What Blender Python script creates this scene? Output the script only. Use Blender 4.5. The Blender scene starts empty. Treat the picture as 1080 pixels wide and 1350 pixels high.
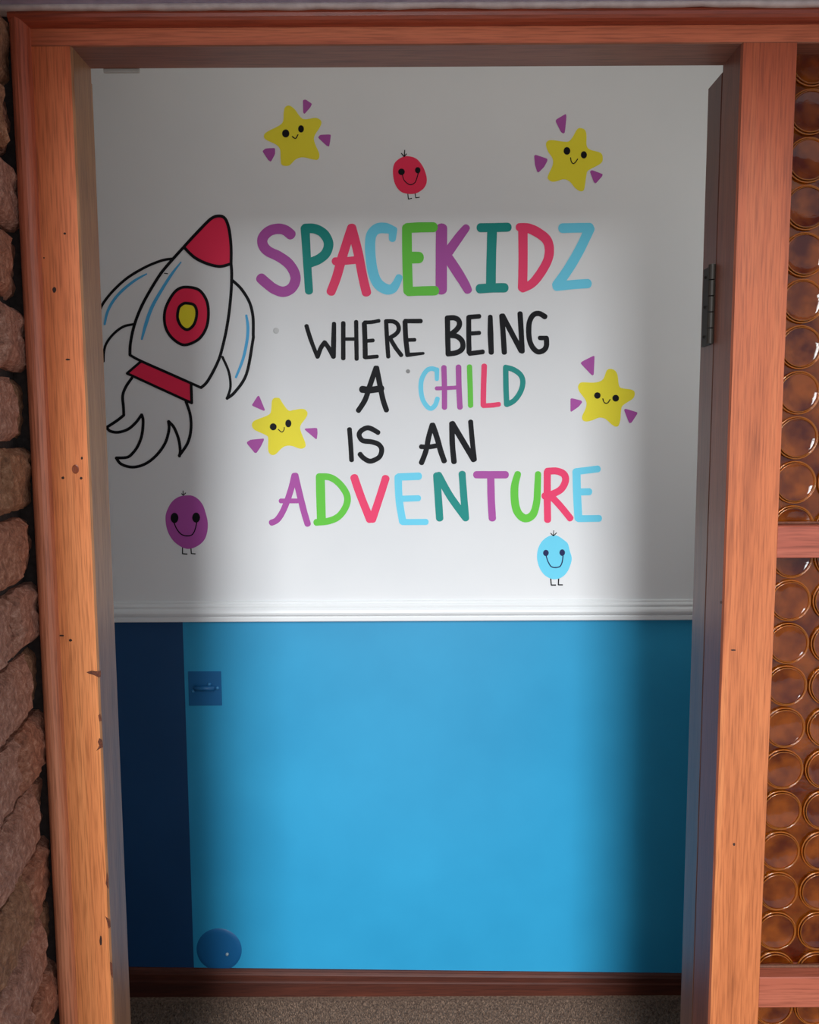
import bpy, bmesh, math, random
import numpy as np
from mathutils import Vector, Matrix, noise
from mathutils.geometry import tessellate_polygon

# ------------------------------------------------------------------ camera
SC = bpy.context.scene
COL = SC.collection
F = 1020.0
CAM = Vector((0.00255, -1.0936, 1.4809))
def cam_axes(p, y, r):
    fwd = Vector((math.sin(y)*math.cos(p), math.cos(y)*math.cos(p), -math.sin(p)))
    right = Vector((math.cos(y), -math.sin(y), 0))
    down = fwd.cross(right)
    return (right*math.cos(r)+down*math.sin(r), -right*math.sin(r)+down*math.cos(r), fwd)
AX = cam_axes(0.09406, -0.00139, 0.00463)
cd = bpy.data.cameras.new('camera'); cam = bpy.data.objects.new('camera', cd); COL.objects.link(cam)
m = Matrix.Identity(4)
for i, v in enumerate((AX[0], -AX[1], -AX[2])):
    for j in range(3): m[j][i] = v[j]
m.translation = CAM
cam.matrix_world = m
cd.sensor_fit = 'VERTICAL'; cd.sensor_height = 36; cd.lens = F*36/1350; cd.clip_start = .02
SC.camera = cam

# ------------------------------------------------------------------ light
W = bpy.data.worlds.new('world'); SC.world = W; W.use_nodes = True
bg = W.node_tree.nodes['Background']
bg.inputs[0].default_value = (.80, .90, 1.0, 1); bg.inputs[1].default_value = 0.76
def area(name, loc, target, sx, sy, power, col=(1, 1, 1), spread=math.pi):
    l = bpy.data.lights.new(name, 'AREA'); l.shape = 'RECTANGLE'; l.size = sx; l.size_y = sy
    l.energy = power; l.color = col; l.spread = spread
    o = bpy.data.objects.new(name, l); COL.objects.link(o); o.location = loc
    o.rotation_euler = (Vector(target)-Vector(loc)).to_track_quat('-Z', 'Y').to_euler()
    return o
area('sky_light', (-0.35, -9.0, 5.9), (0, 0, 1.2), 2.4, 9.5, 1640, (.95, .98, 1.0))
area('overhead_fill', (0.12, 0.40, 2.60), (0.12, 0.55, 0), 1.5, .4, 1.7, (.97, 1.0, .97))  # added unseen fill to raise the room's ambient, no actual ceiling fitting
area('side_fill', (1.22, 0.42, 1.60), (0, 0.5, 1.45), .5, 1.3, 3.2, (.95, 1.0, .97))  # added fill, no lit hallway there; brightens the right side of the wall

vs = SC.view_settings
vs.view_transform = 'Standard'; vs.look = 'None'; vs.exposure = 0.0; vs.gamma = 1.0
vs.use_curve_mapping = False

# ------------------------------------------------------------------ helpers
def lin(c): 
    return tuple(((x/255)/12.92 if x/255 <= .04045 else ((x/255+.055)/1.055)**2.4) for x in c)
def mat(name, rgb, rough=.6, spec=.5, metal=0, linear=False):
    M = bpy.data.materials.new(name); M.use_nodes = True
    b = M.node_tree.nodes['Principled BSDF']
    c = rgb if linear else lin(rgb)
    b.inputs['Base Color'].default_value = (*c, 1); b.inputs['Roughness'].default_value = rough
    b.inputs['Specular IOR Level'].default_value = spec; b.inputs['Metallic'].default_value = metal
    return M
def nd(M, t, **kw):
    n = M.node_tree.nodes.new(t)
    for k, v in kw.items():
        if hasattr(n, k): setattr(n, k, v)
        else: n.inputs[k.replace('_', ' ')].default_value = v
    return n
def lk(M, a, b): M.node_tree.links.new(a, b)
def bump(M, height, strength, dist):
    b = nd(M, 'ShaderNodeBump'); b.inputs['Strength'].default_value = strength; b.inputs['Distance'].default_value = dist
    lk(M, height, b.inputs['Height']); lk(M, b.outputs[0], M.node_tree.nodes['Principled BSDF'].inputs['Normal'])
def mottled(name, c1, c2, scale, rough=.6, bstr=0, bdist=.001, detail=4, spec=.5, stretch=(1, 1, 1)):
    M = mat(name, c1, rough, spec)
    tc = nd(M, 'ShaderNodeTexCoord'); mp = nd(M, 'ShaderNodeMapping'); mp.inputs['Scale'].default_value = stretch
    n = nd(M, 'ShaderNodeTexNoise'); n.inputs['Scale'].default_value = scale; n.inputs['Detail'].default_value = detail
    r = nd(M, 'ShaderNodeValToRGB'); r.color_ramp.elements[0].position = .3; r.color_ramp.elements[1].position = .7
    r.color_ramp.elements[0].color = (*lin(c1), 1); r.color_ramp.elements[1].color = (*lin(c2), 1)
    lk(M, tc.outputs['Object'], mp.inputs[0]); lk(M, mp.outputs[0], n.inputs[0]); lk(M, n.outputs[0], r.inputs[0])
    lk(M, r.outputs[0], M.node_tree.nodes['Principled BSDF'].inputs['Base Color'])
    if bstr: bump(M, n.outputs[0], bstr, bdist)
    return M
def wood(name, dark, mid, light, axis='Z', rough=.42, coat=.25, height_tint=1.0):
    M = mat(name, mid, rough, .4); b = M.node_tree.nodes['Principled BSDF']
    tc = nd(M, 'ShaderNodeTexCoord'); mp = nd(M, 'ShaderNodeMapping'); mp2 = nd(M, 'ShaderNodeMapping')
    s = {'X': (1.2, 30, 30), 'Z': (30, 30, 1.2)}[axis]; s2 = {'X': (16, 420, 420), 'Z': (420, 420, 16)}[axis]
    mp.inputs['Scale'].default_value = s; mp2.inputs['Scale'].default_value = s2
    n = nd(M, 'ShaderNodeTexNoise'); n.inputs['Scale'].default_value = 1.0; n.inputs['Detail'].default_value = 6; n.inputs['Distortion'].default_value = 1.2
    n2 = nd(M, 'ShaderNodeTexNoise'); n2.inputs['Scale'].default_value = 1.0; n2.inputs['Detail'].default_value = 3
    lk(M, tc.outputs['Object'], mp.inputs[0]); lk(M, tc.outputs['Object'], mp2.inputs[0])
    lk(M, mp.outputs[0], n.inputs[0]); lk(M, mp2.outputs[0], n2.inputs[0])
    r = nd(M, 'ShaderNodeValToRGB'); e = r.color_ramp.elements
    e[0].position = .18; e[1].position = .85; e[0].color = (*lin(dark), 1); e[1].color = (*lin(light), 1)
    k = e.new(.5); k.color = (*lin(mid), 1)
    lk(M, n.outputs[0], r.inputs[0])
    mx = nd(M, 'ShaderNodeMix'); mx.data_type = 'RGBA'; mx.blend_type = 'MULTIPLY'; mx.inputs[0].default_value = .7
    r2 = nd(M, 'ShaderNodeValToRGB'); r2.color_ramp.elements[0].position = .30; r2.color_ramp.elements[0].color = (.45, .38, .33, 1)
    r2.color_ramp.elements[1].position = .55
    lk(M, n2.outputs[0], r2.inputs[0]); lk(M, r.outputs[0], mx.inputs[6]); lk(M, r2.outputs[0], mx.inputs[7])
    # timber colour turns darker and redder with height, untinted lower down
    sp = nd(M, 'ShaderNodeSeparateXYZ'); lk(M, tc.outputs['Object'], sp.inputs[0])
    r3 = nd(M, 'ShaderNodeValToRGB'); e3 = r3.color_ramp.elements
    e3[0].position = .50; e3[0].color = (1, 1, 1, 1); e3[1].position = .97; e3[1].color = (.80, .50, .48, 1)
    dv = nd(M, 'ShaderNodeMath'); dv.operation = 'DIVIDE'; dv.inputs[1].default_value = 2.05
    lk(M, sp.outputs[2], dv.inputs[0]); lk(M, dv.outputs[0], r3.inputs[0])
    m3 = nd(M, 'ShaderNodeMix'); m3.data_type = 'RGBA'; m3.blend_type = 'MULTIPLY'; m3.inputs[0].default_value = height_tint
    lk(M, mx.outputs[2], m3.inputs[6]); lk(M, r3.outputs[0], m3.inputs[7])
    lk(M, m3.outputs[2], b.inputs['Base Color'])
    bump(M, n2.outputs[0], .12, .0006)
    b.inputs['Coat Weight'].default_value = coat; b.inputs['Coat Roughness'].default_value = .28
    return M

def obj(name, bm, M, parent=None, smooth=False):
    me = bpy.data.meshes.new(name)
    if smooth:
        for f in bm.faces: f.smooth = True
    bm.normal_update(); bm.to_mesh(me); bm.free()
    for k in (M if isinstance(M, (list, tuple)) else [M]): me.materials.append(k)
    o = bpy.data.objects.new(name, me); COL.objects.link(o)
    if parent:
        o.parent = parent
        o.location = (0, 0, 0)
    return o
def thing(name, label, cat, loc=(0, 0, 0), group=None, kind=None):
    o = bpy.data.objects.new(name, None); COL.objects.link(o); o.location = loc; o.empty_display_size = .05
    return tag(o, label, cat, group, kind)
def tag(o, label=None, cat=None, group=None, kind=None):
    if label: o['label'] = label
    if cat: o['category'] = cat
    if group: o['group'] = group
    if kind: o['kind'] = kind
    return o
def box(bm, x0, x1, y0, y1, z0, z1, bev=0, seg=1):
    r = bmesh.ops.create_cube(bm, size=1)
    for v in r['verts']:
        v.co = Vector((x0+(x1-x0)*(v.co.x+.5), y0+(y1-y0)*(v.co.y+.5), z0+(z1-z0)*(v.co.z+.5)))
    if bev:
        es = list({e for v in r['verts'] for e in v.link_edges})
        bmesh.ops.bevel(bm, geom=es, offset=bev, segments=seg, affect='EDGES', profile=.6)
    return bm
def extrude_profile(bm, prof, axis, a, b):
    """prof: closed 2-D outline; axis 'Z': (x,y) swept over z; axis 'X': (y,z) swept over x"""
    def P(p, t): return Vector((p[0], p[1], t)) if axis == 'Z' else Vector((t, p[0], p[1]))
    A = [bm.verts.new(P(p, a)) for p in prof]; B = [bm.verts.new(P(p, b)) for p in prof]
    n = len(prof)
    for i in range(n): bm.faces.new((A[i], A[(i+1) % n], B[(i+1) % n], B[i]))
    bm.faces.new(A); bm.faces.new(B[::-1])
    bmesh.ops.recalc_face_normals(bm, faces=bm.faces)
    return bm
def lathe(bm, prof, axis_y, seg=24, centre=(0, 0)):
    """prof list of (radius, y)"""
    rings = []
    for r, y in prof:
        if r < 1e-6: rings.append([bm.verts.new((centre[0], y, centre[1]))])
        else: rings.append([bm.verts.new((centre[0]+r*math.cos(2*math.pi*k/seg), y, centre[1]+r*math.sin(2*math.pi*k/seg))) for k in range(seg)])
    for A, B in zip(rings, rings[1:]):
        for k in range(seg):
            q = (k+1) % seg
            if len(A) == 1 and len(B) == 1: continue
            if len(A) == 1: bm.faces.new((A[0], B[k], B[q]))
            elif len(B) == 1: bm.faces.new((A[k], B[0], A[q]))
            else: bm.faces.new((A[k], B[k], B[q], A[q]))
    bmesh.ops.recalc_face_normals(bm, faces=bm.faces)
    return bm

# ------------------------------------------------------------------ dimensions
YB = .855          # painted wall
RV = .062          # depth of the reveal
HZ = 2.008         # underside of the head
def wall_pt(px, py, Y=YB):
    """where the sight line of a photo pixel meets the wall plane"""
    d = AX[0]*(px-540)/F + AX[1]*(py-675)/F + AX[2]
    t = (Y-CAM.y)/d.y
    p = CAM+d*t
    return (p.x, p.z)

# ------------------------------------------------------------------ materials
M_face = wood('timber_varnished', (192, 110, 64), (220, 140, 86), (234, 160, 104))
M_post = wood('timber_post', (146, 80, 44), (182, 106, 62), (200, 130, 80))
M_head = wood('timber_head', (172, 92, 58), (206, 120, 80), (222, 142, 98), axis='X', height_tint=.55)
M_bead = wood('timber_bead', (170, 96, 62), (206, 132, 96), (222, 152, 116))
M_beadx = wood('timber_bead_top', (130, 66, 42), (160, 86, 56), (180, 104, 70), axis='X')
M_revl = wood('timber_reveal_left', (122, 80, 50), (150, 102, 67), (168, 122, 84), rough=.42, coat=.15, height_tint=0)
M_reveal = wood('timber_reveal', (96, 50, 33), (120, 62, 41), (138, 78, 54), rough=.42, coat=.15, height_tint=0)
M_revealx = wood('timber_reveal_top', (116, 66, 48), (136, 82, 60), (152, 98, 74), axis='X', rough=.45, coat=.1, height_tint=0)
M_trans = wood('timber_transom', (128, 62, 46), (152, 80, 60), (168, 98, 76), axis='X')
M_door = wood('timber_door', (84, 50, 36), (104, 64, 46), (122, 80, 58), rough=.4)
M_base = wood('timber_skirting', (58, 24, 15), (82, 36, 22), (104, 48, 30), axis='X', rough=.6, coat=0)
M_white = mottled('white_wall_paint', (226, 228, 230), (233, 234, 235), 3, .65, .15, .0006)
M_rail = mat('white_gloss_trim', (232, 234, 235), .4)
M_blue = mottled('blue_wall_paint', (40, 148, 194), (46, 157, 203), 4, .42, .1, .0005)
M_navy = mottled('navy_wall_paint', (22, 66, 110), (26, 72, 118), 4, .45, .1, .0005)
M_patch = mat('touch_up_blue', (20, 96, 150), .42)
M_plaster = mat('plaster', (205, 205, 200), .8)
M_soffit = mottled('soffit_grey', (150, 142, 166), (178, 170, 190), 40, .5, .2, .001)
M_putty = mottled('sealant', (176, 160, 156), (200, 186, 180), 60, .6, .4, .001)
M_iron = mat('hinge_bronze', (40, 33, 26), .6, metal=.3)
M_hole = mat('nail_hole_dark', (44, 22, 14), .8)
M_chip = mottled('chipped_timber', (70, 34, 22), (110, 58, 36), 300, .8)
M_carpet = mottled('carpet', (72, 54, 44), (136, 110, 92), 160, .95)
M_paving = mottled('porch_tiles', (150, 110, 86), (170, 130, 104), 12, .7)
M_mortar = mottled('mortar', (34, 27, 24), (56, 46, 42), 120, .9, .6, .002)
def brick_mat(name, c1, c2, c3):
    M = mat(name, c1, .85, .3)
    tc = nd(M, 'ShaderNodeTexCoord')
    n = nd(M, 'ShaderNodeTexNoise'); n.inputs['Scale'].default_value = 85; n.inputs['Detail'].default_value = 8; n.inputs['Roughness'].default_value = .78
    lk(M, tc.outputs['Object'], n.inputs[0])
    r = nd(M, 'ShaderNodeValToRGB'); e = r.color_ramp.elements
    e[0].position = .32; e[1].position = .72; e[0].color = (*lin(c1), 1); e[1].color = (*lin(c3), 1); e.new(.52).color = (*lin(c2), 1)
    lk(M, n.outputs[0], r.inputs[0]); lk(M, r.outputs[0], M.node_tree.nodes['Principled BSDF'].inputs['Base Color'])
    n2 = nd(M, 'ShaderNodeTexNoise'); n2.inputs['Scale'].default_value = 260; n2.inputs['Detail'].default_value = 5
    lk(M, tc.outputs['Object'], n2.inputs[0]); bump(M, n2.outputs[0], 1.0, .005)
    return M
M_bricks = [brick_mat('rock_face_brick_a', (112, 70, 54), (164, 110, 86), (212, 164, 138)),
            brick_mat('rock_face_brick_b', (102, 68, 50), (152, 108, 80), (198, 154, 124)),
            brick_mat('rock_face_brick_c', (116, 78, 64), (168, 120, 100), (216, 176, 156))]
def glass(name, col, rough, trans=.9, bs=0):
    M = mat(name, col, rough, .5); b = M.node_tree.nodes['Principled BSDF']
    b.inputs['Transmission Weight'].default_value = trans; b.inputs['IOR'].default_value = 1.5
    if bs:
        tc = nd(M, 'ShaderNodeTexCoord'); n = nd(M, 'ShaderNodeTexNoise'); n.inputs['Scale'].default_value = 70; n.inputs['Detail'].default_value = 3
        lk(M, tc.outputs['Object'], n.inputs[0]); bump(M, n.outputs[0], bs, .002)
    return M
M_glass = glass('amber_glass', (206, 98, 26), .08, .88, .6)
def amber_mottle(M, c1, c2, sc):
    g = nd(M, 'ShaderNodeNewGeometry'); n = nd(M, 'ShaderNodeTexNoise'); n.inputs['Scale'].default_value = sc; n.inputs['Detail'].default_value = 3
    r = nd(M, 'ShaderNodeValToRGB'); e = r.color_ramp.elements; e[0].position = .36; e[1].position = .64; e[0].color = (*lin(c1), 1); e[1].color = (*lin(c2), 1)
    lk(M, g.outputs['Position'], n.inputs[0]); lk(M, n.outputs[0], r.inputs[0]); lk(M, r.outputs[0], M.node_tree.nodes['Principled BSDF'].inputs['Base Color'])
M_round = glass('amber_roundel', (196, 84, 24), .06, .8, .25)
M_rim = glass('amber_rim', (214, 128, 36), .14, .75)
M_rim.node_tree.nodes['Principled BSDF'].inputs['Specular IOR Level'].default_value = 1.0
amber_mottle(M_glass, (150, 52, 12), (232, 128, 36), 22); amber_mottle(M_round, (128, 40, 12), (222, 112, 34), 26)

# ------------------------------------------------------------------ setting: wall, floor, ceilings
E0, E1 = -1.25, 1.25
nx = wall_pt(241, 825)[0]
zb = .10
bm = bmesh.new()
xs = [E0, nx, E1]; zs = [0.0, 1.035, 2.65]
T = .09
vf = {(i, j): bm.verts.new((x, YB, z)) for i, x in enumerate(xs) for j, z in enumerate(zs)}
vb = {(i, j): bm.verts.new((x, YB+T, z)) for i, x in enumerate(xs) for j, z in enumerate(zs)}
for i in range(2):
    for j in range(2):
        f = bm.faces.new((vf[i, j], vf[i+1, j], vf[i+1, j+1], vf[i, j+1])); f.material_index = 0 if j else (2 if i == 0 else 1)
        bm.faces.new((vb[i, j], vb[i, j+1], vb[i+1, j+1], vb[i+1, j]))
for i in range(2):
    bm.faces.new((vf[i, 2], vf[i+1, 2], vb[i+1, 2], vb[i, 2])); bm.faces.new((vf[i, 0], vb[i, 0], vb[i+1, 0], vf[i+1, 0]))
for j in range(2):
    bm.faces.new((vf[0, j], vf[0, j+1], vb[0, j+1], vb[0, j])); bm.faces.new((vf[2, j], vb[2, j], vb[2, j+1], vf[2, j+1]))
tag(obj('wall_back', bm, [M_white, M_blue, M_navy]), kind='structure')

bm = bmesh.new(); box(bm, E0, E1, .0, YB, -.06, 0)
fl = tag(obj('floor', bm, M_carpet), kind='structure')
# carpet loops: tiny uneven tufts, nobody could count them
random.seed(3); rng = np.random.default_rng(5)
vs_, fs_ = [], []
x = -.92
P = .0062
for ix in range(int(1.84/P)):
    for iy in range(int(.70/P)):
        cx = -.92+ix*P+rng.uniform(-.002, .002); cy = .13+iy*P+rng.uniform(-.002, .002)
        if cy > YB-.016: continue
        h = rng.uniform(.003, .0075); r = .0034; k = len(vs_)
        a = rng.uniform(0, 1.5)
        for q in range(4):
            vs_.append((cx+r*math.cos(a+q*1.5708), cy+r*math.sin(a+q*1.5708), .0002))
        vs_.append((cx+rng.uniform(-.002, .002), cy+rng.uniform(-.002, .002), h))
        for q in range(4): fs_.append((k+q, k+(q+1) % 4, k+4))
me = bpy.data.meshes.new('carpet_pile'); me.from_pydata(vs_, [], fs_); me.materials.append(M_carpet)
cp = bpy.data.objects.new('carpet_pile', me); COL.objects.link(cp); cp.parent = fl; cp['kind'] = 'stuff'

bm = bmesh.new(); box(bm, E0, E1, .12, YB, 2.65, 2.70)
tag(obj('ceiling', bm, M_plaster), kind='structure')
for nm, x0, x1 in (('wall_inner_left', E0-.08, E0), ('wall_inner_right', E1, E1+.08)):
    bm = bmesh.new(); box(bm, x0, x1, .0, YB+T, 0, 2.70); tag(obj(nm, bm, M_white), kind='structure')
# front wall of the room either side of and above the joinery
bm = bmesh.new()
box(bm, E0, -.5240, .052, .115, 0, 2.70); box(bm, 1.00, E1, .0, .115, 0, 2.70); box(bm, -.53, 1.0, .004, .115, 2.068, 2.70)
tag(obj('wall_front', bm, mottled('outer_render', (150, 120, 102), (168, 138, 120), 30, .85, .3, .001)), kind='structure')
# porch
bm = bmesh.new(); box(bm, -2.2, 2.6, -2.2, -.02, -.10, -.01); tag(obj('porch_floor', bm, M_paving), kind='structure')
bm = bmesh.new(); box(bm, -1.6, 2.0, -.52, -.0205, 2.050, 2.16); pc = tag(obj('porch_ceiling', bm, M_soffit), kind='structure')
# uneven bead of sealant where soffit meets the frame
bm = bmesh.new(); N = 120; rows = []
for i in range(N+1):
    X = -.60+1.58*i/N; d = noise.noise(Vector((X*9, 0, 3)))*.0025+noise.noise(Vector((X*30, 1, 3)))*.0012
    rows.append([bm.verts.new((X, y, z)) for y, z in ((-.012, 2.052), (-.0235+d*.3, 2.0505), (-.0225, 2.0465+d), (-.0175, 2.0440+d))])
for a, b in zip(rows, rows[1:]):
    for k in range(4): bm.faces.new((a[k], a[(k+1) % 4], b[(k+1) % 4], b[k]))
bm.faces.new(rows[0]); bm.faces.new(rows[-1][::-1]); bmesh.ops.recalc_face_normals(bm, faces=bm.faces)
obj('sealant_bead', bm, M_putty, pc, True)

# chair rail
prof = []
zr = 1.0188
for y, z in ((0, 0), (-.012, 0), (-.0135, .002), (-.0135, .010), (-.011, .0125), (-.0125, .0145), (-.0165, .018), (-.018, .0235), (-.0165, .029), (-.0125, .033),
             (-.0100, .0345), (-.0115, .037), (-.0118, .0405), (-.009, .044), (-.006, .0455), (-.006, .0495), (-.003, .0515), (0, .052)):
    prof.append((YB+y, zr+z))
bm = bmesh.new(); extrude_profile(bm, prof, 'X', E0, E1)
o = tag(obj('trim_1', bm, M_rail), kind='structure')
# thin crack line above
# skirting: its top edge drops to the right
def zt(px, py): return wall_pt(px, py, YB-.013)
(xa, za), (xb, zb_) = zt(172, 1279), zt(897, 1287)
def ztop(x): return za+(zb_-za)*(x-xa)/(xb-xa)
bm = bmesh.new()
pr = [(0, 0), (-.014, 0), (-.014, .55), (-.0125, .62), (-.0125, .84), (-.009, .95), (-.004, 1), (0, 1)]
A = [bm.verts.new((E0, YB+y, z*ztop(E0))) for y, z in pr]; B = [bm.verts.new((E1, YB+y, z*ztop(E1))) for y, z in pr]
for i in range(len(pr)):
    j = (i+1) % len(pr); bm.faces.new((A[i], A[j], B[j], B[i]))
bm.faces.new(A); bm.faces.new(B[::-1]); bmesh.ops.recalc_face_normals(bm, faces=bm.faces)
tag(obj('baseboard_back', bm, M_base), kind='structure')

# ------------------------------------------------------------------ door frame
df = thing('door_1', None, None, kind='structure')
Z0 = 0.0
# left jamb: L-shaped stock with a stop and a rebate
def jamb_profile(s, xin, xout):
    # s=-1 left, +1 right ; inner face at s*xin
    e = .0025
    return [(s*(xin+e), 0), (s*xin, e), (s*xin, RV), (s*(xin+.0185), RV), (s*(xin+.0185), .112), (s*xout, .112), (s*xout, 0)]
def jamb(name, s, xin, xout, Mf):
    bm = bmesh.new(); extrude_profile(bm, jamb_profile(s, xin, xout), 'Z', Z0, HZ+.0005)
    for f in bm.faces:
        n = f.normal; c = f.calc_center_median()
        if abs(n.x) > .5 and abs(c.x) < xin+.02: f.material_index = 1
    return obj(name, bm, [Mf, M_revl if s < 0 else M_reveal], df)
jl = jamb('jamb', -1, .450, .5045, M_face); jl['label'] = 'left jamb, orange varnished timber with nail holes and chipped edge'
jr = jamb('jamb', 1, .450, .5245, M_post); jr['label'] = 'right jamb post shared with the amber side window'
# head, running over the side window too
bm = bmesh.new()
extrude_profile(bm, [(0.0015, HZ), (RV, HZ), (RV, HZ+.024), (.112, HZ+.024), (.112, 2.060), (0, 2.060), (0, HZ+.0015)], 'X', -.5045, 1.0)
for v in bm.verts: pass
for f in bm.faces:
    if f.normal.z < -.5: f.material_index = 1
obj('head', bm, [M_head, M_revealx], df)
# outer bead (quadrant moulding) on the left and along the top
def bead_pts():
    pts = [(0.0, 0)]
    for k in range(9):
        a = math.pi*(1-k/8)
        pts.append((.0125-.0125*-math.cos(a)*1.0 if False else .0125+.0125*math.cos(a), -.004-.0125*math.sin(a)))
    pts += [(.025, 0)]
    return pts
bp = bead_pts()
bm = bmesh.new(); extrude_profile(bm, [(-.5295+x, y) for x, y in bp]+[(-.5295+.0249, .05), (-.5295, .05)], 'Z', Z0, 2.0495)
obj('moulding', bm, M_bead, df, False)
bm = bmesh.new(); extrude_profile(bm, [(y-.0006, 2.0515-x*.82) for x, y in bp]+[(-.0003, 2.0515-.0204), (-.0003, 2.0515)], 'X', -.527, 1.0)
obj('moulding', bm, M_beadx, df, False)

# nail holes, plug and chips on the left jamb / post
def Pf(px, py, Y=0):
    d = AX[0]*(px-540)/F + AX[1]*(py-675)/F + AX[2]; t = (Y-CAM.y)/d.y; return CAM+d*t
def blob(name, parent, pts, M, y0, y1):
    """small irregular slab on the jamb face from photo-measured points"""
    bm = bmesh.new(); A = []; B = []
    for p in pts:
        q = Pf(*p); A.append(bm.verts.new((q.x, y1, q.z))); B.append(bm.verts.new((q.x, y0, q.z)))
    n = len(A)
    bm.faces.new(A); bm.faces.new(B[::-1])
    for i in range(n): bm.faces.new((A[i], A[(i+1) % n], B[(i+1) % n], B[i]))
    bmesh.ops.recalc_face_normals(bm, faces=bm.faces)
    return obj(name, bm, M, parent)
def ell(cx, cy, rx, ry, n=12, j=.15):
    random.seed(int(cx*7+cy)); return [(cx+rx*(1+random.uniform(-j, j))*math.cos(2*math.pi*k/n), cy+ry*(1+random.uniform(-j, j))*math.sin(2*math.pi*k/n)) for k in range(n)]
for (hx, hy, rx, ry) in ((85.5, 308, 1.8, 1.5), (71.5, 382, 2.4, 4), (89.5, 474, 3, 1.3), (83, 630, 2, 2), (107, 630.5, 1.8, 1.8), (93, 844, 2.2, 1.8), (81.5, 838, 3.4, 1.1), (133, 1240, 1.6, 7), (58, 340, 1, 1), (108, 604, 1.3, 2)):
    blob('nail_hole', jl, ell(hx, hy, rx, ry), M_hole, .0, -.0002)
bm = bmesh.new()
pc_ = Pf(99.5, 618.5)
lathe(bm, [(.0062, .0), (.0062, -.0004), (.0050, -.0009), (.0043, -.0004), (.0, -.0003)], True, 20, (pc_.x, pc_.z))
bmesh.ops.scale(bm, vec=(.8, 1, 1.05), verts=bm.verts, space=Matrix.Translation((-pc_.x, 0, -pc_.z)))
obj('screw_plug', bm, wood('plug_timber', (96, 44, 24), (136, 72, 42), (160, 96, 60)), jl)
for pts in ([(114, 886), (121, 884), (127, 885), (133, 884), (133, 892), (130, 893), (124, 890), (117, 888)],
            [(131, 973), (134, 975), (136, 985), (133, 986), (127, 990), (131, 983), (129, 978)],
            [(139, 1208), (144, 1212), (146, 1222), (143, 1224), (141, 1214)],
            [(145, 1268), (148, 1270), (149, 1290), (146, 1284)],
            [(139.5, 1165), (141, 1150), (142.5, 1160), (142.5, 1172)],
            [(129.5, 943), (132, 941), (134, 950), (131, 951)]):
    blob('chip', jl, pts, M_chip, .0, -.0003)
for (hx, hy, rx, ry) in ((968, 1113, 1.6, 2), (951, 794, 1.5, 2), (967, 857, 3.5, 1)):
    blob('nail_hole', jr, ell(hx, hy, rx, ry), M_hole, .0, -.0002)

# open door leaf folded back against the room side of the wall: only its hinge edge shows
bm = bmesh.new(); box(bm, .4505, 1.235, .066, .1185, .012, 2.001, .0015)
# groove down the edge
lf = obj('door_leaf', bm, M_door, df)
lf['label'] = 'door folded right back, only its dark hinge edge showing'
def Py(px, py, Y): 
    q = Pf(px, py, Y); return q
hz1 = Pf(944, 352, .09).z; hz0 = Pf(936, 456, .09).z
bm = bmesh.new()
box(bm, .4480, .4506, .074, .108, hz0, hz1, .0006)
L = (hz1-hz0)/5
for k in range(5):
    r = bmesh.ops.create_cone(bm, cap_ends=True, segments=14, radius1=.0052, radius2=.0052, depth=L*.93,
                              matrix=Matrix.Translation((.4465, .0700, hz0+L*(k+.5))))
for k in (.12, .5, .88):
    for y in (.086, .098):
        bmesh.ops.create_uvsphere(bm, u_segments=8, v_segments=5, radius=.0026, matrix=Matrix.Translation((.4482, y, hz0+(hz1-hz0)*k)))
obj('hinge', bm, M_iron, lf)
# thin catch plate under the head, far left
bm = bmesh.new(); box(bm, Pf(137, 95, .065).x, Pf(184, 95, .065).x, .0632, .0662, HZ-.0048, HZ+.012, .0004)
cpn = obj('catch_plate', bm, mat('plate_grey', (150, 146, 138), .6), df); cpn['label'] = 'thin grey plate under the head, near its left end'

# ------------------------------------------------------------------ side window
wn = thing('window_1', None, None, kind='structure')
X0, X1 = .5245, .935
bm = bmesh.new(); extrude_profile(bm, [(X1, 0), (X1, .112), (1.0, .112), (1.0, 0)], 'Z', 0, HZ+.0005); obj('window_stile', bm, M_post, wn)
for z0, z1 in ((1.309, 1.355), (.622, .671), (0, .07)):
    bm = bmesh.new(); box(bm, X0-.0, X1, .001, .062, z0, z1, .0012); obj('transom', bm, M_trans, wn)
# beads that hold the panes
PZ = ((.07, .622), (.671, 1.309), (1.355, HZ))
S = .0645
rp = bmesh.new()
lathe(rp, [(.0, -.0016), (.010, -.0019), (.020, -.0030), (.0255, -.0042), (.0278, -.0052), (.0278, .0), (.0, .0)], True, 32)
bmesh.ops.recalc_face_normals(rp, faces=rp.faces)
for f in rp.faces: f.smooth = True
rm = bpy.data.meshes.new('glass_roundel'); rp.to_mesh(rm); rp.free(); rm.materials.append(M_round)
rp = bmesh.new()
R1, r1 = .0300, .0011
for R1, r1, y1 in ((.0302, .0011, -.0030), (.0276, .0007, -.0054)):
    ringv = []
    for k in range(36):
        a = 2*math.pi*k/36
        ringv.append([rp.verts.new(((R1+r1*math.cos(b))*math.cos(a), y1+r1*1.3*math.sin(b), (R1+r1*math.cos(b))*math.sin(a))) for b in [2*math.pi*q/7 for q in range(7)]])
    for k in range(36):
        for q in range(7):
            f = rp.faces.new((ringv[k][q], ringv[(k+1) % 36][q], ringv[(k+1) % 36][(q+1) % 7], ringv[k][(q+1) % 7])); f.smooth = True
bmesh.ops.recalc_face_normals(rp, faces=rp.faces)
rim = bpy.data.meshes.new('roundel_rim'); rp.to_mesh(rim); rp.free(); rim.materials.append(M_rim)
GY = .034
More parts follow.
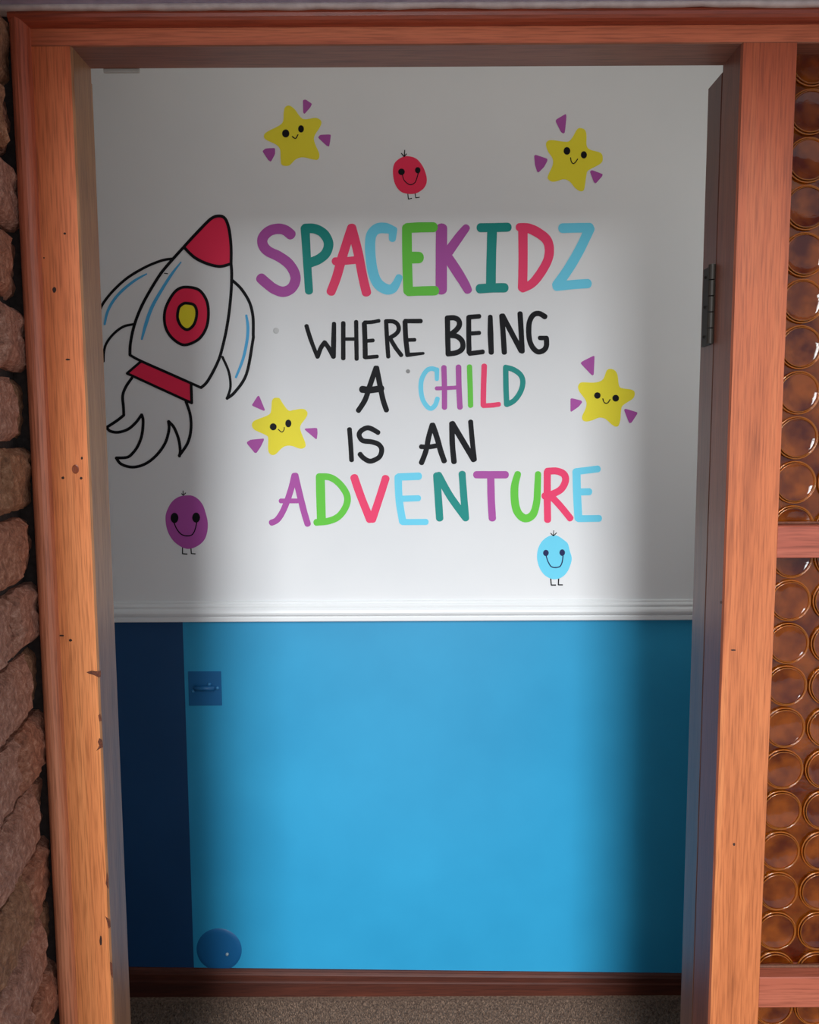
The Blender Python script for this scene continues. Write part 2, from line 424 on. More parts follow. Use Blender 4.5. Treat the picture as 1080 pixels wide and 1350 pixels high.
for pi, (z0, z1) in enumerate(PZ):
    bm = bmesh.new(); box(bm, X0+.001, X1-.001, GY, GY+.004, z0+.001, z1-.001)
    pane = obj('pane', bm, M_glass, wn)
    base = {0: .085+.0, 1: .6605, 2: 1.351}[pi]
    k = 0
    while True:
        zc = base+S*k; k += 1
        if zc > z1+.02: break
        if zc < z0-.02: continue
        for c in range(6):
            xc = .5615+.0645*c
            if xc+.030 > X1: continue
            for nm, md in (('glass_roundel', rm), ('roundel_rim', rim)):
                # keep to the pane opening: skip those mostly covered by the timber
                if zc+.012 > z1 and nm == 'glass_roundel' and pi == 0: pass
                o = bpy.data.objects.new(nm, md); COL.objects.link(o); o.parent = pane; o.location = (xc, GY, zc)
    # glazing beads
    for (a, b) in ((z0, z0+.012),):
        bm = bmesh.new(); box(bm, X0+.0005, X1-.0005, GY-.013, GY-.0075, a+.0005, a+.004, .001)
        obj('glazing_bead', bm, M_iron if False else M_door, wn)

# ------------------------------------------------------------------ rock-faced brick wall at the left
bw = thing('wall_left', None, None, loc=(-.5325, .0, 0), kind='structure')
bw.rotation_euler = (0, 0, math.radians(10.5))
# local frame: -Y runs along the wall to the camera side, +X is the face
bm = bmesh.new(); box(bm, -.62, -.020, -.394, .048, -.01, 2.0495); box(bm, -.20, .0045, .007, .048, -.01, 2.0495); obj('mortar_bed', bm, M_mortar, bw)
CH = .0955; JT = .0105
def brick_mesh(L, seed, M):
    nu, nv = max(3, int(L/.009)), 9
    H = CH-JT
    bm = bmesh.new(); g = {}
    for i in range(nu+1):
        for j in range(nv+1):
            u, v = i/nu, j/nv
            y = -L*u; z = H*v
            e = min(u*L, (1-u)*L, v*H, (1-v)*H)
            edge = max(0, 1-e/.016)
            x = -.001 + .0075*noise.noise(Vector((y*16+seed*7.1, z*20, seed*3.7))) + .005*noise.noise(Vector((y*70, z*70+seed, 2.2))) + .0025*noise.noise(Vector((y*170, z*170, seed)))
            x -= .011*edge**3
            y2 = y + (0 if 0 < i < nu else .0022*noise.noise(Vector((z*60, seed, 5.0))))
            z2 = z + (0 if 0 < j < nv else .0026*noise.noise(Vector((y*50, seed, 8.0))))
            g[i, j] = bm.verts.new((x, y2, z2))
    back = {}
    for i in range(nu):
        for j in range(nv): bm.faces.new((g[i, j], g[i, j+1], g[i+1, j+1], g[i+1, j]))
    rim_ = [(i, 0) for i in range(nu+1)]+[(nu, j) for j in range(1, nv+1)]+[(i, nv) for i in range(nu-1, -1, -1)]+[(0, j) for j in range(nv-1, 0, -1)]
    bk = [bm.verts.new((-.03, g[k].co.y, g[k].co.z)) for k in rim_]
    for a in range(len(rim_)):
        b = (a+1) % len(rim_); bm.faces.new((g[rim_[a]], g[rim_[b]], bk[b], bk[a]))
    bm.faces.new(bk[::-1]); bmesh.ops.recalc_face_normals(bm, faces=bm.faces)
    me = bpy.data.meshes.new('brick'); bm.to_mesh(me); bm.free(); me.materials.append(M); return me
variants = {}
def get_brick(L, s):
    k = (round(L, 3), s % 7)
    if k not in variants: variants[k] = brick_mesh(L, s % 7+L*3, M_bricks[s % 3])
    return variants[k]
random.seed(11)
z = 1.476-CH*15+JT/2
row = -15
s = 0
while z < 2.045:
    short = (row % 2 == 0)
    # courses just above joint 1.476 start with the narrow closer
    y = .030
    lens = [.052] if short else []
    lens += [.196 if short else .118]
    lens += [.408+.030-sum(lens)-.010*len(lens)]
    for Lb in lens:
        if y-Lb < -1.2: break
        s += random.choice((1, 2, 3))
        if z > -.08:
            o = bpy.data.objects.new('brick', get_brick(Lb, s)); COL.objects.link(o); o.parent = bw
            o.location = ((-.010 if Lb < .06 else random.uniform(-.002, .002)), y, z)
        y -= Lb+.010
    # the end of the pier, facing out from the door
    x = .004
    for Lb in ([.104, .224, .224] if short else [.224, .224, .104]):
        s += random.choice((1, 2, 3))
        o = bpy.data.objects.new('brick', get_brick(Lb, s)); COL.objects.link(o); o.parent = bw
        o.rotation_euler = (0, 0, -math.pi/2)
        o.location = (x-.012, -.402, z)
        x -= Lb+.010
    z += CH; row += 1

# ------------------------------------------------------------------ wall painting
K = .66
def paint(name, c, k=K, spec=.3):
    l = lin(c); l = tuple(min(.9, x/k) for x in l)
    M = mat(name, l, .55, spec, linear=True)
    tc = nd(M, 'ShaderNodeTexCoord'); n = nd(M, 'ShaderNodeTexNoise'); n.inputs['Scale'].default_value = 90
    lk(M, tc.outputs['Object'], n.inputs[0]); bump(M, n.outputs[0], .15, .0005); return M
C = dict(purple=paint('purple_paint', (146, 66, 138)), red=paint('red_paint', (212, 52, 92)), yellow=paint('yellow_paint', (208, 190, 42)),
         teal=paint('teal_paint', (10, 118, 112)), green=paint('green_paint', (84, 170, 52)), blue=paint('light_blue_paint', (92, 178, 214)),
         black=paint('black_paint', (12, 12, 16), spec=.15), navyline=paint('navy_line_paint', (18, 28, 70)),
         strongred=paint('crimson_paint', (200, 36, 70)), midblue=paint('mid_blue_paint', (66, 146, 190)))
def crop(ox, oy, s): return lambda p: (ox+p[0]/s, oy+p[1]/s)
def spline(pts, closed=False, sub=6):
    P = [Vector(p) for p in pts]; n = len(P); out = []
    if n < 3 and not closed:
        for i in range(5): out.append(P[0].lerp(P[1], i/4))
        return out
    rng_ = n if closed else n-1
    for i in range(rng_):
        if closed: a, b, c, d = P[(i-1) % n], P[i], P[(i+1) % n], P[(i+2) % n]
        else: a, b, c, d = P[max(i-1, 0)], P[i], P[i+1], P[min(i+2, n-1)]
        for k in range(sub):
            t = k/sub
            out.append(.5*((2*b)+(c-a)*t+(2*a-5*b+4*c-d)*t*t+(3*b-a-3*c+d)*t**3))
    if not closed: out.append(P[-1])
    return out
LAYER = .00035
def W3(p, layer, org): 
    x, z_ = wall_pt(p[0], p[1]); return (x-org[0], -LAYER*layer, z_-org[1])
def fill(bm, pts, layer, org):
    co = [W3(p, layer, org) for p in pts]
    tris = tessellate_polygon([[Vector((c[0], c[2], 0)) for c in co]])
    V = [bm.verts.new(c) for c in co]
    for t in tris:
        try:
            f = bm.faces.new([V[i] for i in t])
        except ValueError: continue
    Bk = [bm.verts.new((c[0], -LAYER*(layer-.9), c[2])) for c in co]
    n = len(V)
    for i in range(n): bm.faces.new((V[i], V[(i+1) % n], Bk[(i+1) % n], Bk[i]))
def ribbon(bm, pts, w, layer, org, closed=False, wob=.03, seed=0, taper=None):
    """brush stroke: smooth centre line (photo px), width w (px) or list per control point, round ends"""
    c = spline(pts, closed)
    n = len(c)
    if isinstance(w, (int, float)): ws = [w]*n
    else:
        ws = [np.interp(i/(n-1)*(len(w)-1), range(len(w)), w) for i in range(n)]
    ws = [q*(1+wob*noise.noise(Vector((i*.35, seed*1.7+pts[0][0], 0)))) for i, q in enumerate(ws)]
    Lf, Rt = [], []
    for i in range(n):
        a = c[(i-1) % n] if (closed or i) else c[0]; b = c[(i+1) % n] if (closed or i < n-1) else c[-1]
        d = (b-a); d = d.normalized() if d.length > 1e-6 else Vector((1, 0)); nr = Vector((-d.y, d.x))*ws[i]/2
        Lf.append(c[i]+nr); Rt.append(c[i]-nr)
    VL = [bm.verts.new(W3(p, layer, org)) for p in Lf]; VR = [bm.verts.new(W3(p, layer, org)) for p in Rt]
    for i in range(n if closed else n-1):
        j = (i+1) % n; bm.faces.new((VL[i], VR[i], VR[j], VL[j]))
    if not closed:
        for e, sg in ((0, -1), (n-1, 1)):
            a, b = (c[1], c[0]) if e == 0 else (c[n-2], c[n-1]); d = (b-a).normalized(); nr = Vector((-d.y, d.x)); r = ws[e]/2
            cen = bm.verts.new(W3(c[e], layer, org)); arc = []
            for k in range(9):
                t = math.pi*k/8; arc.append(c[e]+nr*(r*math.cos(t))+d*(r*.85*math.sin(t)))
            AV = [bm.verts.new(W3(p, layer, org)) for p in arc]
            for k in range(8): bm.faces.new((cen, AV[k], AV[k+1]))
def fix(bm):
    for f in bm.faces:
        f.normal_update()
        if f.normal.y > .2: f.normal_flip()
def org_of(pts):
    x = sum(p[0] for p in pts)/len(pts); y = sum(p[1] for p in pts)/len(pts); return wall_pt(x, y)

# ---- lettering: each word a thing, each letter a part
def word(label, letters, group=None):
    allp = [cr(p) for (cn, cr, strokes) in letters for st in strokes for p in st[0]]
    org = org_of(allp)
    t = thing('painted_word', label, 'lettering', (org[0], YB-.0002, org[1]), group)
    for li, (cn, cr, strokes) in enumerate(letters):
        bm = bmesh.new(); sc = 1/(cr((1, 0))[0]-cr((0, 0))[0])
        for k, (pts, w) in enumerate(strokes):
            q = [cr(p) for p in pts]
            ww = w/sc if isinstance(w, (int, float)) else [a/sc for a in w]
            ribbon(bm, q, ww, 1+k*.12, org, seed=k+li)
        fix(bm); obj('letter', bm, C[cn], t)
    return t
A_ = crop(330, 280, 4.696); B_ = crop(560, 280, 4.696); C_ = crop(390, 400, 6); D_ = crop(545, 400, 5.4); E_ = crop(350, 605, 4.696); F_ = crop(570, 605, 4.696)
word('large multicoloured top line, nine painted capitals beside the rocket nose', [
 ('purple', A_, [([(252,138),(215,110),(170,102),(118,116),(80,155),(78,200),(110,240),(175,272),(235,315),(272,370),(280,420),(255,470),(205,492),(150,475),(105,442),(66,408)], 64)]),
 ('teal', A_, [([(340,98),(347,220),(355,350),(364,488)], [56,52,50,50]), ([(340,100),(400,102),(455,132),(485,190),(470,250),(425,290),(370,312)], 60)]),
 ('red', A_, [([(628,95),(572,270),(535,400),(500,492)], [56,58,58,56]), ([(628,95),(668,250),(697,400),(720,497)], 58), ([(525,303),(600,300),(680,292)], 48)]),
 ('blue', A_, [([(880,165),(884,108)], [44,54]), ([(884,112),(840,98),(790,100),(755,130),(743,180),(745,270),(760,370),(790,440),(840,475),(880,472),(905,440),(922,402)], [50,66,66,64,64,64,64,66,66,60,50,44])]),
 ('green', A_, [([(970,95),(972,300),(978,488)], 60), ([(972,97),(1050,93),(1135,92)], 62), ([(980,280),(1045,280)], 72), ([(980,490),(1060,487),(1145,485)], 58)]),
 ('purple', B_, [([(105,98),(103,290),(103,480)], 70), ([(258,95),(215,150),(150,240)], [46,56,62]), ([(130,260),(190,350),(240,430),(268,482)], [60,64,60,52])]),
 ('teal', B_, [([(345,95),(430,94),(515,92)], 56), ([(418,100),(412,300),(410,460)], 60), ([(340,473),(420,468),(495,467)], 58)]),
 ('red', B_, [([(608,100),(609,300),(606,468)], 58), ([(585,92),(640,98),(700,125),(755,170),(772,230),(760,300),(715,380),(665,440),(605,472)], [50,60,62,60,58,56,56,54,50])]),
 ('blue', B_, [([(852,98),(940,96),(1022,95)], 60), ([(1022,100),(960,230),(890,350),(818,452)], 62), ([(815,458),(920,447),(1010,441)], 58)]),
])
word('black painted word WHERE in the second line', [
 ('black', C_, [([(85,178),(120,290),(172,425)], [34,34,30]), ([(172,422),(200,350),(230,308)], 36), ([(230,310),(262,355),(298,422)], 36), ([(298,422),(300,300),(303,160)], [40,40,34])]),
 ('black', C_, [([(376,155),(376,300),(376,435)], 36), ([(478,145),(480,300),(482,440)], 34), ([(380,282),(480,282)], 28)]),
 ('black', C_, [([(543,160),(548,300),(550,425)], 40), ([(545,150),(600,148),(658,138)], 30), ([(550,298),(612,293)], 30), ([(550,428),(645,420)], 30)]),
 ('black', C_, [([(715,142),(722,280),(732,422)], 34), ([(712,142),(770,143),(805,165),(815,205),(795,240),(742,275)], 34), ([(745,275),(790,350),(835,410)], 34)]),
 ('black', C_, [([(865,145),(870,270),(885,405)], 40), ([(865,140),(990,140)], 36), ([(875,290),(942,288)], 30), ([(880,408),(1010,395)], [34,22])]),
])
word('black painted word BEING right of WHERE', [
 ('black', D_, [([(243,105),(245,230),(248,358)], 38), ([(240,105),(290,103),(322,120),(328,155),(305,190),(260,225)], 38), ([(255,228),(310,235),(348,270),(350,320),(310,350),(245,360)], 38)]),
 ('black', D_, [([(395,98),(395,230),(397,350)], 36), ([(395,98),(470,92)], 34), ([(400,215),(470,210)], 30), ([(400,357),(495,345)], 34)]),
 ('black', D_, [([(548,95),(550,220),(555,350)], [34,42,38])]),
 ('black', D_, [([(630,88),(640,220),(648,350)], 38), ([(636,88),(700,210),(768,338)], 38), ([(760,72),(768,200),(775,342)], 38)]),
 ('black', D_, [([(938,95),(895,72),(855,82),(828,130),(822,200),(830,270),(855,320),(890,345),(930,332),(948,300),(947,248)], 38), ([(900,246),(950,246)], 32)]),
])
word('black painted word A in the third line, left of CHILD', [('black', C_, [([(635,510),(590,640),(550,760),(495,848)], 42), ([(640,510),(665,640),(690,760),(718,845)], 42), ([(525,680),(590,685),(680,672)], [56,54,50])])])
word('painted word CHILD, every letter its own colour', [
 ('blue', D_, [([(168,540),(168,470)], [30,34]), ([(168,475),(130,464),(92,482),(60,540),(54,610),(66,680),(95,730),(125,748),(155,725),(172,678)], 34)]),
 ('purple', D_, [([(218,455),(222,600),(222,742)], 38), ([(322,452),(325,600),(332,740)], 40), ([(165,605),(240,603),(320,598)], 28)]),
 ('green', D_, [([(400,450),(405,600),(408,728)], 38)]),
 ('red', D_, [([(505,445),(500,600),(498,725)], 40), ([(498,728),(560,725),(610,718)], 34)]),
 ('teal', D_, [([(658,455),(660,600),(665,720)], 40), ([(655,455),(710,470),(760,505),(780,555),(765,625),(720,690),(665,720)], 38)]),
])
word('black painted word IS in the fourth line', [
 ('black', C_, [([(425,995),(435,1120),(442,1240)], 38)]),
 ('black', C_, [([(652,1022),(600,992),(560,985),(515,1010),(502,1045),(530,1085),(600,1095),(655,1115),(680,1155),(665,1210),(620,1240),(580,1247),(535,1222),(508,1192)], 40)]),
])
word('black painted word AN right of IS', [
 ('black', D_, [([(135,865),(110,950),(90,1050),(58,1135)], 38), ([(138,865),(170,960),(195,1050),(220,1122)], 40), ([(55,1020),(110,1022),(180,1010)], 34)]),
 ('black', D_, [([(275,855),(278,1000),(290,1128)], 40), ([(278,855),(340,960),(430,1112)], 42), ([(408,842),(420,980),(435,1112)], 36)]),
])
word('multicoloured bottom word ADVENTURE of the lettering', [
 ('purple', E_, [([(180,102),(155,200),(115,310),(75,375),(38,395)], 38), ([(185,102),(210,210),(240,330),(262,403)], 40), ([(95,260),(200,260)], 30)]),
 ('green', E_, [([(340,112),(343,250),(347,385)], 56), ([(330,110),(400,114),(460,155),(505,225),(500,290),(455,355),(390,385),(315,393)], 42)]),
 ('red', E_, [([(550,115),(590,230),(648,375)], 50), ([(745,120),(710,230),(662,375)], 48)]),
 ('blue', E_, [([(822,112),(828,250),(850,388)], 46), ([(825,112),(950,107)], 46), ([(840,247),(948,243)], 38), ([(850,391),(995,390)], 38)]),
 ('teal', F_, [([(28,102),(38,250),(46,368)], 46), ([(38,100),(110,230),(205,362)], 46), ([(185,92),(195,230),(207,368)], 44)]),
 ('purple', F_, [([(272,98),(360,98),(455,98)], 46), ([(362,100),(365,250),(372,368)], 46)]),
 ('green', F_, [([(530,92),(510,170),(512,270),(532,335),(575,368),(622,345),(646,270),(652,170),(655,92)], [40,48,50,50,50,48,44,42,38])]),
 ('red', F_, [([(712,82),(712,230),(714,378)], 44), ([(712,77),(770,75),(815,95),(825,135),(800,185),(750,215),(695,230)], 44), ([(745,240),(800,300),(855,368)], 42)]),
 ('blue', F_, [([(893,78),(897,230),(905,368)], 50), ([(893,78),(960,70),(1025,62)], 42), ([(900,205),(972,203)], 44), ([(905,370),(1033,368)], 42)]),
])

def shape(name, polys, M, parent, org, layer):
    bm = bmesh.new()
    for k, p in enumerate(polys): fill(bm, p, layer+k*.1, org)
    fix(bm); return obj(name, bm, M, parent)
def lines(name, strokes, M, parent, org, layer, closed=False):
    bm = bmesh.new()
    for k, st in enumerate(strokes): ribbon(bm, st[0], st[1], layer+k*.08, org, closed=(len(st) > 2 and st[2]), seed=k)
    fix(bm); return obj(name, bm, M, parent)
def ellp(cx, cy, rx, ry, n=20): return [(cx+rx*math.cos(2*math.pi*k/n), cy+ry*math.sin(2*math.pi*k/n)) for k in range(n)]
# ---- stars
def star(label, cr, s, body, eyes, mouth, mw, rays):
    P = [cr(p) for p in body]; org = org_of(P)
    t = thing('painted_star', label, 'wall painting', (org[0], YB-.0002, org[1]), 'smiling yellow stars on the wall')
    bo = shape('star_body', [spline(P, True, 4)], C['yellow'], t, org, 1)
    for e in eyes: shape('eye', [ellp(*cr(e[:2]), e[2]/s, e[3]/s)], C['black'], bo, org, 2)
    lines('mouth', [([cr(p) for p in mouth], mw/s)], C['black'], bo, org, 2)
    for r in rays:
        q = [Vector(cr(p)) for p in r]; out = []
        for i in range(len(q)):
            a, b, c2 = q[i-1], q[i], q[(i+1) % len(q)]
            out += [b.lerp(a, .18), b.lerp(b.lerp(a, .18).lerp(b.lerp(c2, .18), .5), .5), b.lerp(c2, .18)]
        shape('ray', [out], C['purple'], t, org, 1)
star('smiling yellow star, upper left of the lettering, above the large purple S', crop(320, 120, 4.154), 4.154,
 [(255,80),(285,100),(330,153),(400,147),(430,165),(425,195),(392,250),(397,290),(420,345),(412,375),(385,375),(330,363),(290,375),(255,408),(215,405),(208,370),(205,320),(180,292),(125,265),(118,240),(140,220),(215,178),(225,120),(232,90)],
 [(236,233,20,22),(320,208,16,20)], [(272,250),(290,260),(303,240)], 6,
 [[(330,50),(345,47),(380,70),(372,88),(340,125),(332,120)],[(412,255),(425,240),(483,238),(480,270),(474,305),(460,300)],[(108,330),(125,315),(178,312),(178,345),(155,388),(140,378)]])
star('smiling yellow star, top right of the wall near the hinge side', crop(680, 130, 7.714), 7.714,
 [(650,300),(700,315),(720,370),(722,480),(760,520),(860,550),(885,600),(865,660),(740,730),(720,780),(705,880),(690,935),(650,940),(600,905),(550,845),(490,820),(420,840),(370,845),(330,820),(330,780),(375,680),(375,610),(330,540),(308,470),(325,432),(380,423),(480,437),(540,435),(580,390),(620,320)],
 [(521,533,34,39),(693,573,31,37)], [(558,602),(565,640),(585,662),(610,645),(630,615)], 10,
 [[(400,220),(510,155),(517,185),(500,345),(485,355),(460,340)],[(188,580),(205,572),(322,612),(322,635),(290,695),(235,750),(218,745),(195,670)],[(755,745),(775,727),(885,768),(880,790),(815,863),(795,850)]])
star('smiling yellow star lower left, between rocket flame and the word IS', crop(320, 510, 9.818), 9.818,
 [(440,140),(480,150),(510,200),(590,303),(660,300),(750,285),(810,295),(840,340),(820,400),(750,500),(755,580),(810,720),(810,775),(770,800),(720,795),(640,765),(560,765),(500,800),(430,870),(380,882),(340,850),(328,780),(330,660),(290,620),(160,560),(122,510),(130,460),(180,425),(340,360),(370,290),(378,190),(400,150)],
 [(396,517,44,46),(592,474,39,50)], [(462,550),(505,585),(535,560),(540,525)], 12,
 [[(120,235),(195,118),(215,118),(290,300),(275,312),(130,248)],[(787,540),(965,530),(970,600),(960,675),(945,675)],[(55,715),(100,685),(275,668),(275,690),(235,775),(180,855),(155,855),(60,740)]])
star('smiling yellow star lower right, right of the word CHILD', crop(740, 460, 9.818), 9.818,
 [(640,258),(695,280),(730,340),(750,480),(800,510),(900,525),(945,550),(950,600),(920,650),(800,730),(775,800),(765,920),(740,995),(700,1005),(650,975),(570,905),(490,890),(400,925),(320,940),(275,915),(275,860),(320,760),(320,670),(240,560),(218,490),(245,440),(300,432),(420,435),(500,420),(550,380),(590,280)],
 [(468,603,42,42),(705,638,43,44)], [(538,645),(555,690),(585,705),(610,690),(632,655)], 14,
 [[(248,185),(275,160),(415,90),(432,95),(422,335),(405,342),(385,330)],[(120,645),(140,638),(260,668),(272,690),(230,745),(135,812),(120,808)],[(812,785),(835,775),(985,820),(985,840),(910,955),(885,960),(870,935)]])
# ---- egg-shaped creatures
def egg(label, cr, s, col, lc, body, eyes, mouth, mw, hair, hw, legs, lw):
    P = [cr(p) for p in body]; org = org_of(P)
    t = thing('painted_creature', label, 'wall painting', (org[0], YB-.0002, org[1]), 'little egg-shaped creatures on the wall')
    bo = shape('body', [spline(P, True, 4)], C[col], t, org, 1)
    for e in eyes: shape('eye', [ellp(*cr(e[:2]), e[2]/s, e[3]/s)], C[lc], bo, org, 2)
    lines('mouth', [([cr(p) for p in mouth], mw/s)], C[lc], bo, org, 2)
    lines('hair', [([cr(p) for p in h], hw/s) for h in hair], C['black'], t, org, 2)
    for l in legs: lines('leg', [([cr(l[0]), cr(l[1])], lw/s), ([cr(l[1]), cr(l[2])], lw/s)], C['black'], t, org, .6)
egg('small red egg-shaped creature with a smile, above the top line of lettering', crop(320, 120, 4.154), 4.154, 'strongred', 'black',
 [(900,357),(950,370),(985,410),(1005,460),(1008,500),(990,535),(950,560),(905,563),(865,550),(835,510),(823,450),(830,400),(860,370)], [(870,443,18,18),(959,434,15,17)],
 [(875,458),(885,490),(915,513),(945,500),(962,450)], 5, [[(885,358),(888,325)],[(884,360),(870,342)],[(885,360),(897,345)]], 5, [[(904,560),(908,592),(926,588)],[(944,558),(948,585),(968,582)]], 5)
egg('purple egg-shaped creature with big eyes, low on the left below the flame', crop(200, 640, 12), 12, 'purple', 'black',
 [(550,157),(650,165),(740,220),(810,310),(850,420),(885,560),(885,700),(850,830),(780,920),(680,980),(580,1003),(500,985),(420,940),(340,870),(270,760),(230,630),(222,480),(260,360),(330,250),(430,180)], [(363,513,62,82),(705,508,62,80)],
 [(355,590),(400,690),(470,770),(550,797),(630,785),(680,720),(715,590)], 18, [[(500,155),(498,85)],[(500,156),(475,128)],[(503,156),(540,118)]], 12, [[(490,980),(488,1080),(560,1085)],[(622,985),(628,1078),(690,1082)]], 18)
egg('light blue egg-shaped creature under the last letters of ADVENTURE', crop(690, 690, 12), 12, 'blue', 'navyline',
 [(480,190),(550,200),(640,260),(705,320),(735,430),(768,550),(745,660),(700,760),(640,830),(570,870),(490,885),(420,868),(340,820),(270,730),(230,620),(217,520),(235,400),(290,290),(370,220),(430,195)], [(358,467,45,50),(616,462,44,52)],
 [(362,515),(390,600),(440,680),(510,697),(580,680),(615,610),(628,515)], 18, [[(475,195),(482,115)],[(472,195),(435,155)],[(480,195),(525,150)]], 14, [[(433,860),(443,975),(512,975)],[(560,860),(555,972),(620,972)]], 20)
# ---- rocket
G_ = crop(120, 270, 4.696); H_ = crop(120, 460, 6.75); Z_ = crop(0, 250, 3)
g = lambda L_: [G_(p) for p in L_]; h = lambda L_: [H_(p) for p in L_]; zz = lambda L_: [Z_(p) for p in L_]
org = wall_pt(240, 440)
rk = thing('painted_rocket', 'large black-outlined rocket with red nose and base, left side of the wall', 'wall painting', (org[0], YB-.0002, org[1]))
BL = C['black']; lw = 4.0
noseL = g([(575,262),(650,180),(740,90),(790,70),(830,85),(855,150),(868,260),(868,365),(800,382),(720,365),(640,325)])
nose = shape('nose_cone', [spline(noseL[:8], False, 5)[:]+spline([noseL[7]]+noseL[8:]+[noseL[0]], False, 5)], C['strongred'], rk, org, 1)
lines('outline', [(noseL[:8], lw), ([noseL[7]]+noseL[8:]+[noseL[0]], lw)], BL, nose, org, 2.2)
bodyL = g([(575,262),(500,345),(430,430),(350,560),(300,660),(265,760),(245,860),(242,930)])
bodyR = g([(868,365),(872,440),(865,580),(845,740),(815,880),(785,975)])+[H_((1040,285)), H_((980,345))]
btm = [G_((242,930)), H_((440,105)), H_((700,220)), H_((980,345))]
hb = lines('hull', [(bodyL, lw), (bodyR, lw), (btm, 3.6)], BL, rk, org, 2.0)
hb['label'] = 'black hull outline'
for st, w in ((g([(558,355),(500,430),(430,540),(375,640),(340,740),(315,832)]), [1.5,3.6,4.2,4.6,4.6,2.6]),):
    lines('highlight', [(st, w)], C['midblue'], rk, org, 1)
wing = g([(505,335),(440,345),(340,385),(230,450),(150,520),(90,590),(58,645),(30,730),(20,850),(35,930)])
wing_in = g([(262,740),(200,755),(140,800),(95,860),(80,920),(78,970)])
w1 = lines('fin', [(wing, lw-.4), (wing_in, lw-.6)], BL, rk, org, 1.6); w1['label'] = 'left fin, partly behind the door jamb'
lines('highlight', [(g([(345,428),(270,470),(190,535),(135,600),(100,670),(85,740)]), [1.8,3.4,3.8,3.8,3.6,2.8])], C['midblue'], w1, org, 1)
w2 = lines('fin', [(g([(878,470),(930,520),(980,600),(1003,690),(1005,800)])+zz([(1000,600),(975,730),(930,800),(898,826)]), lw), (zz([(880,662),(905,720),(912,780),(899,824)]), 3.4)], BL, rk, org, 1.6)
w2['label'] = 'right fin'
lines('highlight', [(g([(962,685),(972,760),(965,850),(940,960),(898,1068)]), [3,4,4,3.8,3])], C['midblue'], w2, org, 1)
win = g([(600,510),(670,528),(715,590),(728,670),(715,760),(670,830),(600,865),(550,860),(490,810),(458,740),(460,650),(500,565),(545,520)])
wr = shape('porthole', [spline(win, True, 4)], C['strongred'], rk, org, 1)
lines('outline', [(win, 3.8, True)], BL, wr, org, 2)
wy = g([(597,610),(640,622),(656,670),(640,738),(600,773),(560,752),(537,700),(545,640),(570,614)])
wc = shape('porthole_centre', [spline(wy, True, 4)], C['yellow'], rk, org, 2); wc['label'] = 'yellow centre of the porthole'
lines('outline', [(wy, 3.8, True)], BL, wc, org, 3)
q = h([(445,112),(892,308),(898,482),(322,218)])
bs = shape('base_band', [q], C['strongred'], rk, org, 1)
lines('outline', [([q[1], q[2]], 3.8), ([q[2], q[3]], 3.4), ([q[3], q[0]], 3.4)], BL, bs, org, 2.4)
fs = [[(365,258),(310,340),(283,420),(290,520),(293,590)],[(293,590),(230,640),(145,695)],[(140,697),(170,730),(240,742),(330,715),(400,655),(452,585)],[(452,585),(465,640),(455,760),(420,860),(370,930),(320,965),(225,970)],
      [(225,970),(270,1025),(370,1052),(480,1025),(580,950),(660,840),(695,720),(690,645)],[(692,645),(740,700),(780,800),(795,900),(788,955)],[(786,950),(860,840),(890,720),(885,590),(846,468)]]
lines('flame', [(h(f_), 3.9) for f_ in fs], BL, rk, org, 1.5)
lines('stray_tick', [(g([(455,424),(476,427)]), 1.2)], BL, rk, org, 1.5)

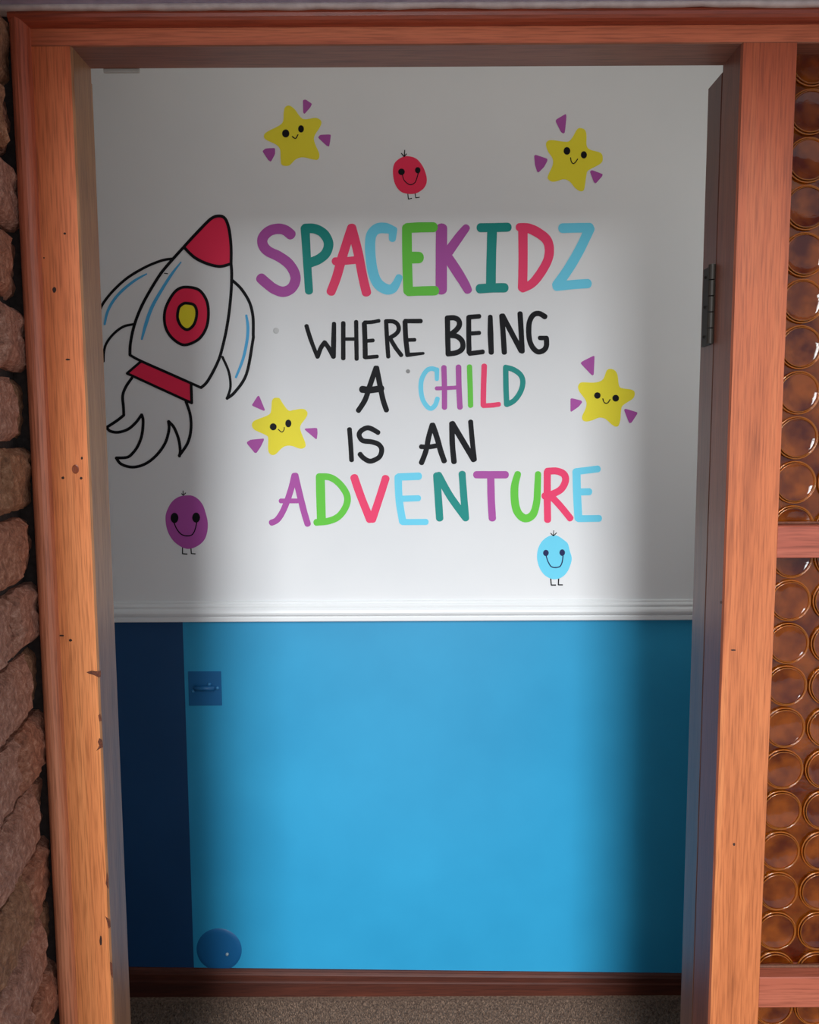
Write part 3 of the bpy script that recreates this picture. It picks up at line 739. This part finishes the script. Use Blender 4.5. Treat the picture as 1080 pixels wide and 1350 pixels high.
# ------------------------------------------------------------------ small marks and fittings on the wall
def wall_disc(name, label, cat, px, py, prof, M, parent=None, sx=1):
    x, z_ = wall_pt(px, py); bm = bmesh.new(); lathe(bm, prof, True, 28); bmesh.ops.scale(bm, vec=(sx, 1, 1), verts=bm.verts)
    if parent:
        o = obj(name, bm, M, parent); o.location = (x-parent.location.x, 0, z_-parent.location.z); return o
    o = obj(name, bm, M); o.location = (x, YB, z_); return tag(o, label, cat)
wall_disc('wall_plug', 'tiny grey filled screw hole on the white wall, left of CHILD', 'wall plug', 538, 489.5, [(.0, -.0006), (.0022, -.0012), (.0045, -.0008), (.0052, .0)], mat('plug_grey', (150, 150, 150), .6))
wall_disc('filler_spot', 'faint round patch of filler on white wall right of the rocket', 'filler spot', 364, 436, [(.0, -.0008), (.004, -.0008), (.0075, .0)], mat('filler', (196, 198, 198), .5))
# painted-over latch plate
(x0, z1), (x1, z0) = wall_pt(248, 885), wall_pt(293, 930)
lt = thing('latch_plate', 'dark blue painted-over square latch plate on the blue wall, left', 'latch', ((x0+x1)/2, YB, (z0+z1)/2))
w2_, h2_ = (x1-x0)/2, (z1-z0)/2
bm = bmesh.new(); box(bm, -w2_, w2_, -.0018, 0, -h2_, h2_, .0008); obj('plate', bm, M_patch, lt)
bm = bmesh.new(); lt_bolt = bmesh.ops.create_cone(bm, cap_ends=True, segments=14, radius1=.0065, radius2=.0065, depth=.052, matrix=Matrix.Translation((.0, -.006, .002)) @ Matrix.Rotation(math.pi/2, 4, 'Y'))
obj('bolt', bm, M_patch, lt, True)
for dx, dz in ((-.030, -.006), (.033, .002), (.012, .012), (-.008, .004)):
    bm = bmesh.new(); bmesh.ops.create_uvsphere(bm, u_segments=12, v_segments=8, radius=.0048, matrix=Matrix.Translation((dx, -.0035, dz)))
    obj('screw', bm, mat('painted_screw', (54, 128, 180), .22), lt, True)
# round stop mount at the foot of the wall
cx, cz = wall_pt(289, 1252)
ds = thing('stop_mount', 'dark blue round painted-over stop mount just above the skirting', 'door stop', (cx, YB, cz))
bm = bmesh.new(); lathe(bm, [(0, -.0022), (.048, -.0022), (.058, -.0014), (.0605, 0)], True, 40); obj('mount_disc', bm, M_patch, ds, True)
bm = bmesh.new(); bmesh.ops.create_uvsphere(bm, u_segments=12, v_segments=8, radius=.0045, matrix=Matrix.Translation((wall_pt(300, 1257)[0]-cx, -.003, wall_pt(300, 1257)[1]-cz)))
obj('screw', bm, mat('worn_screw', (150, 170, 180), .2), ds, True)
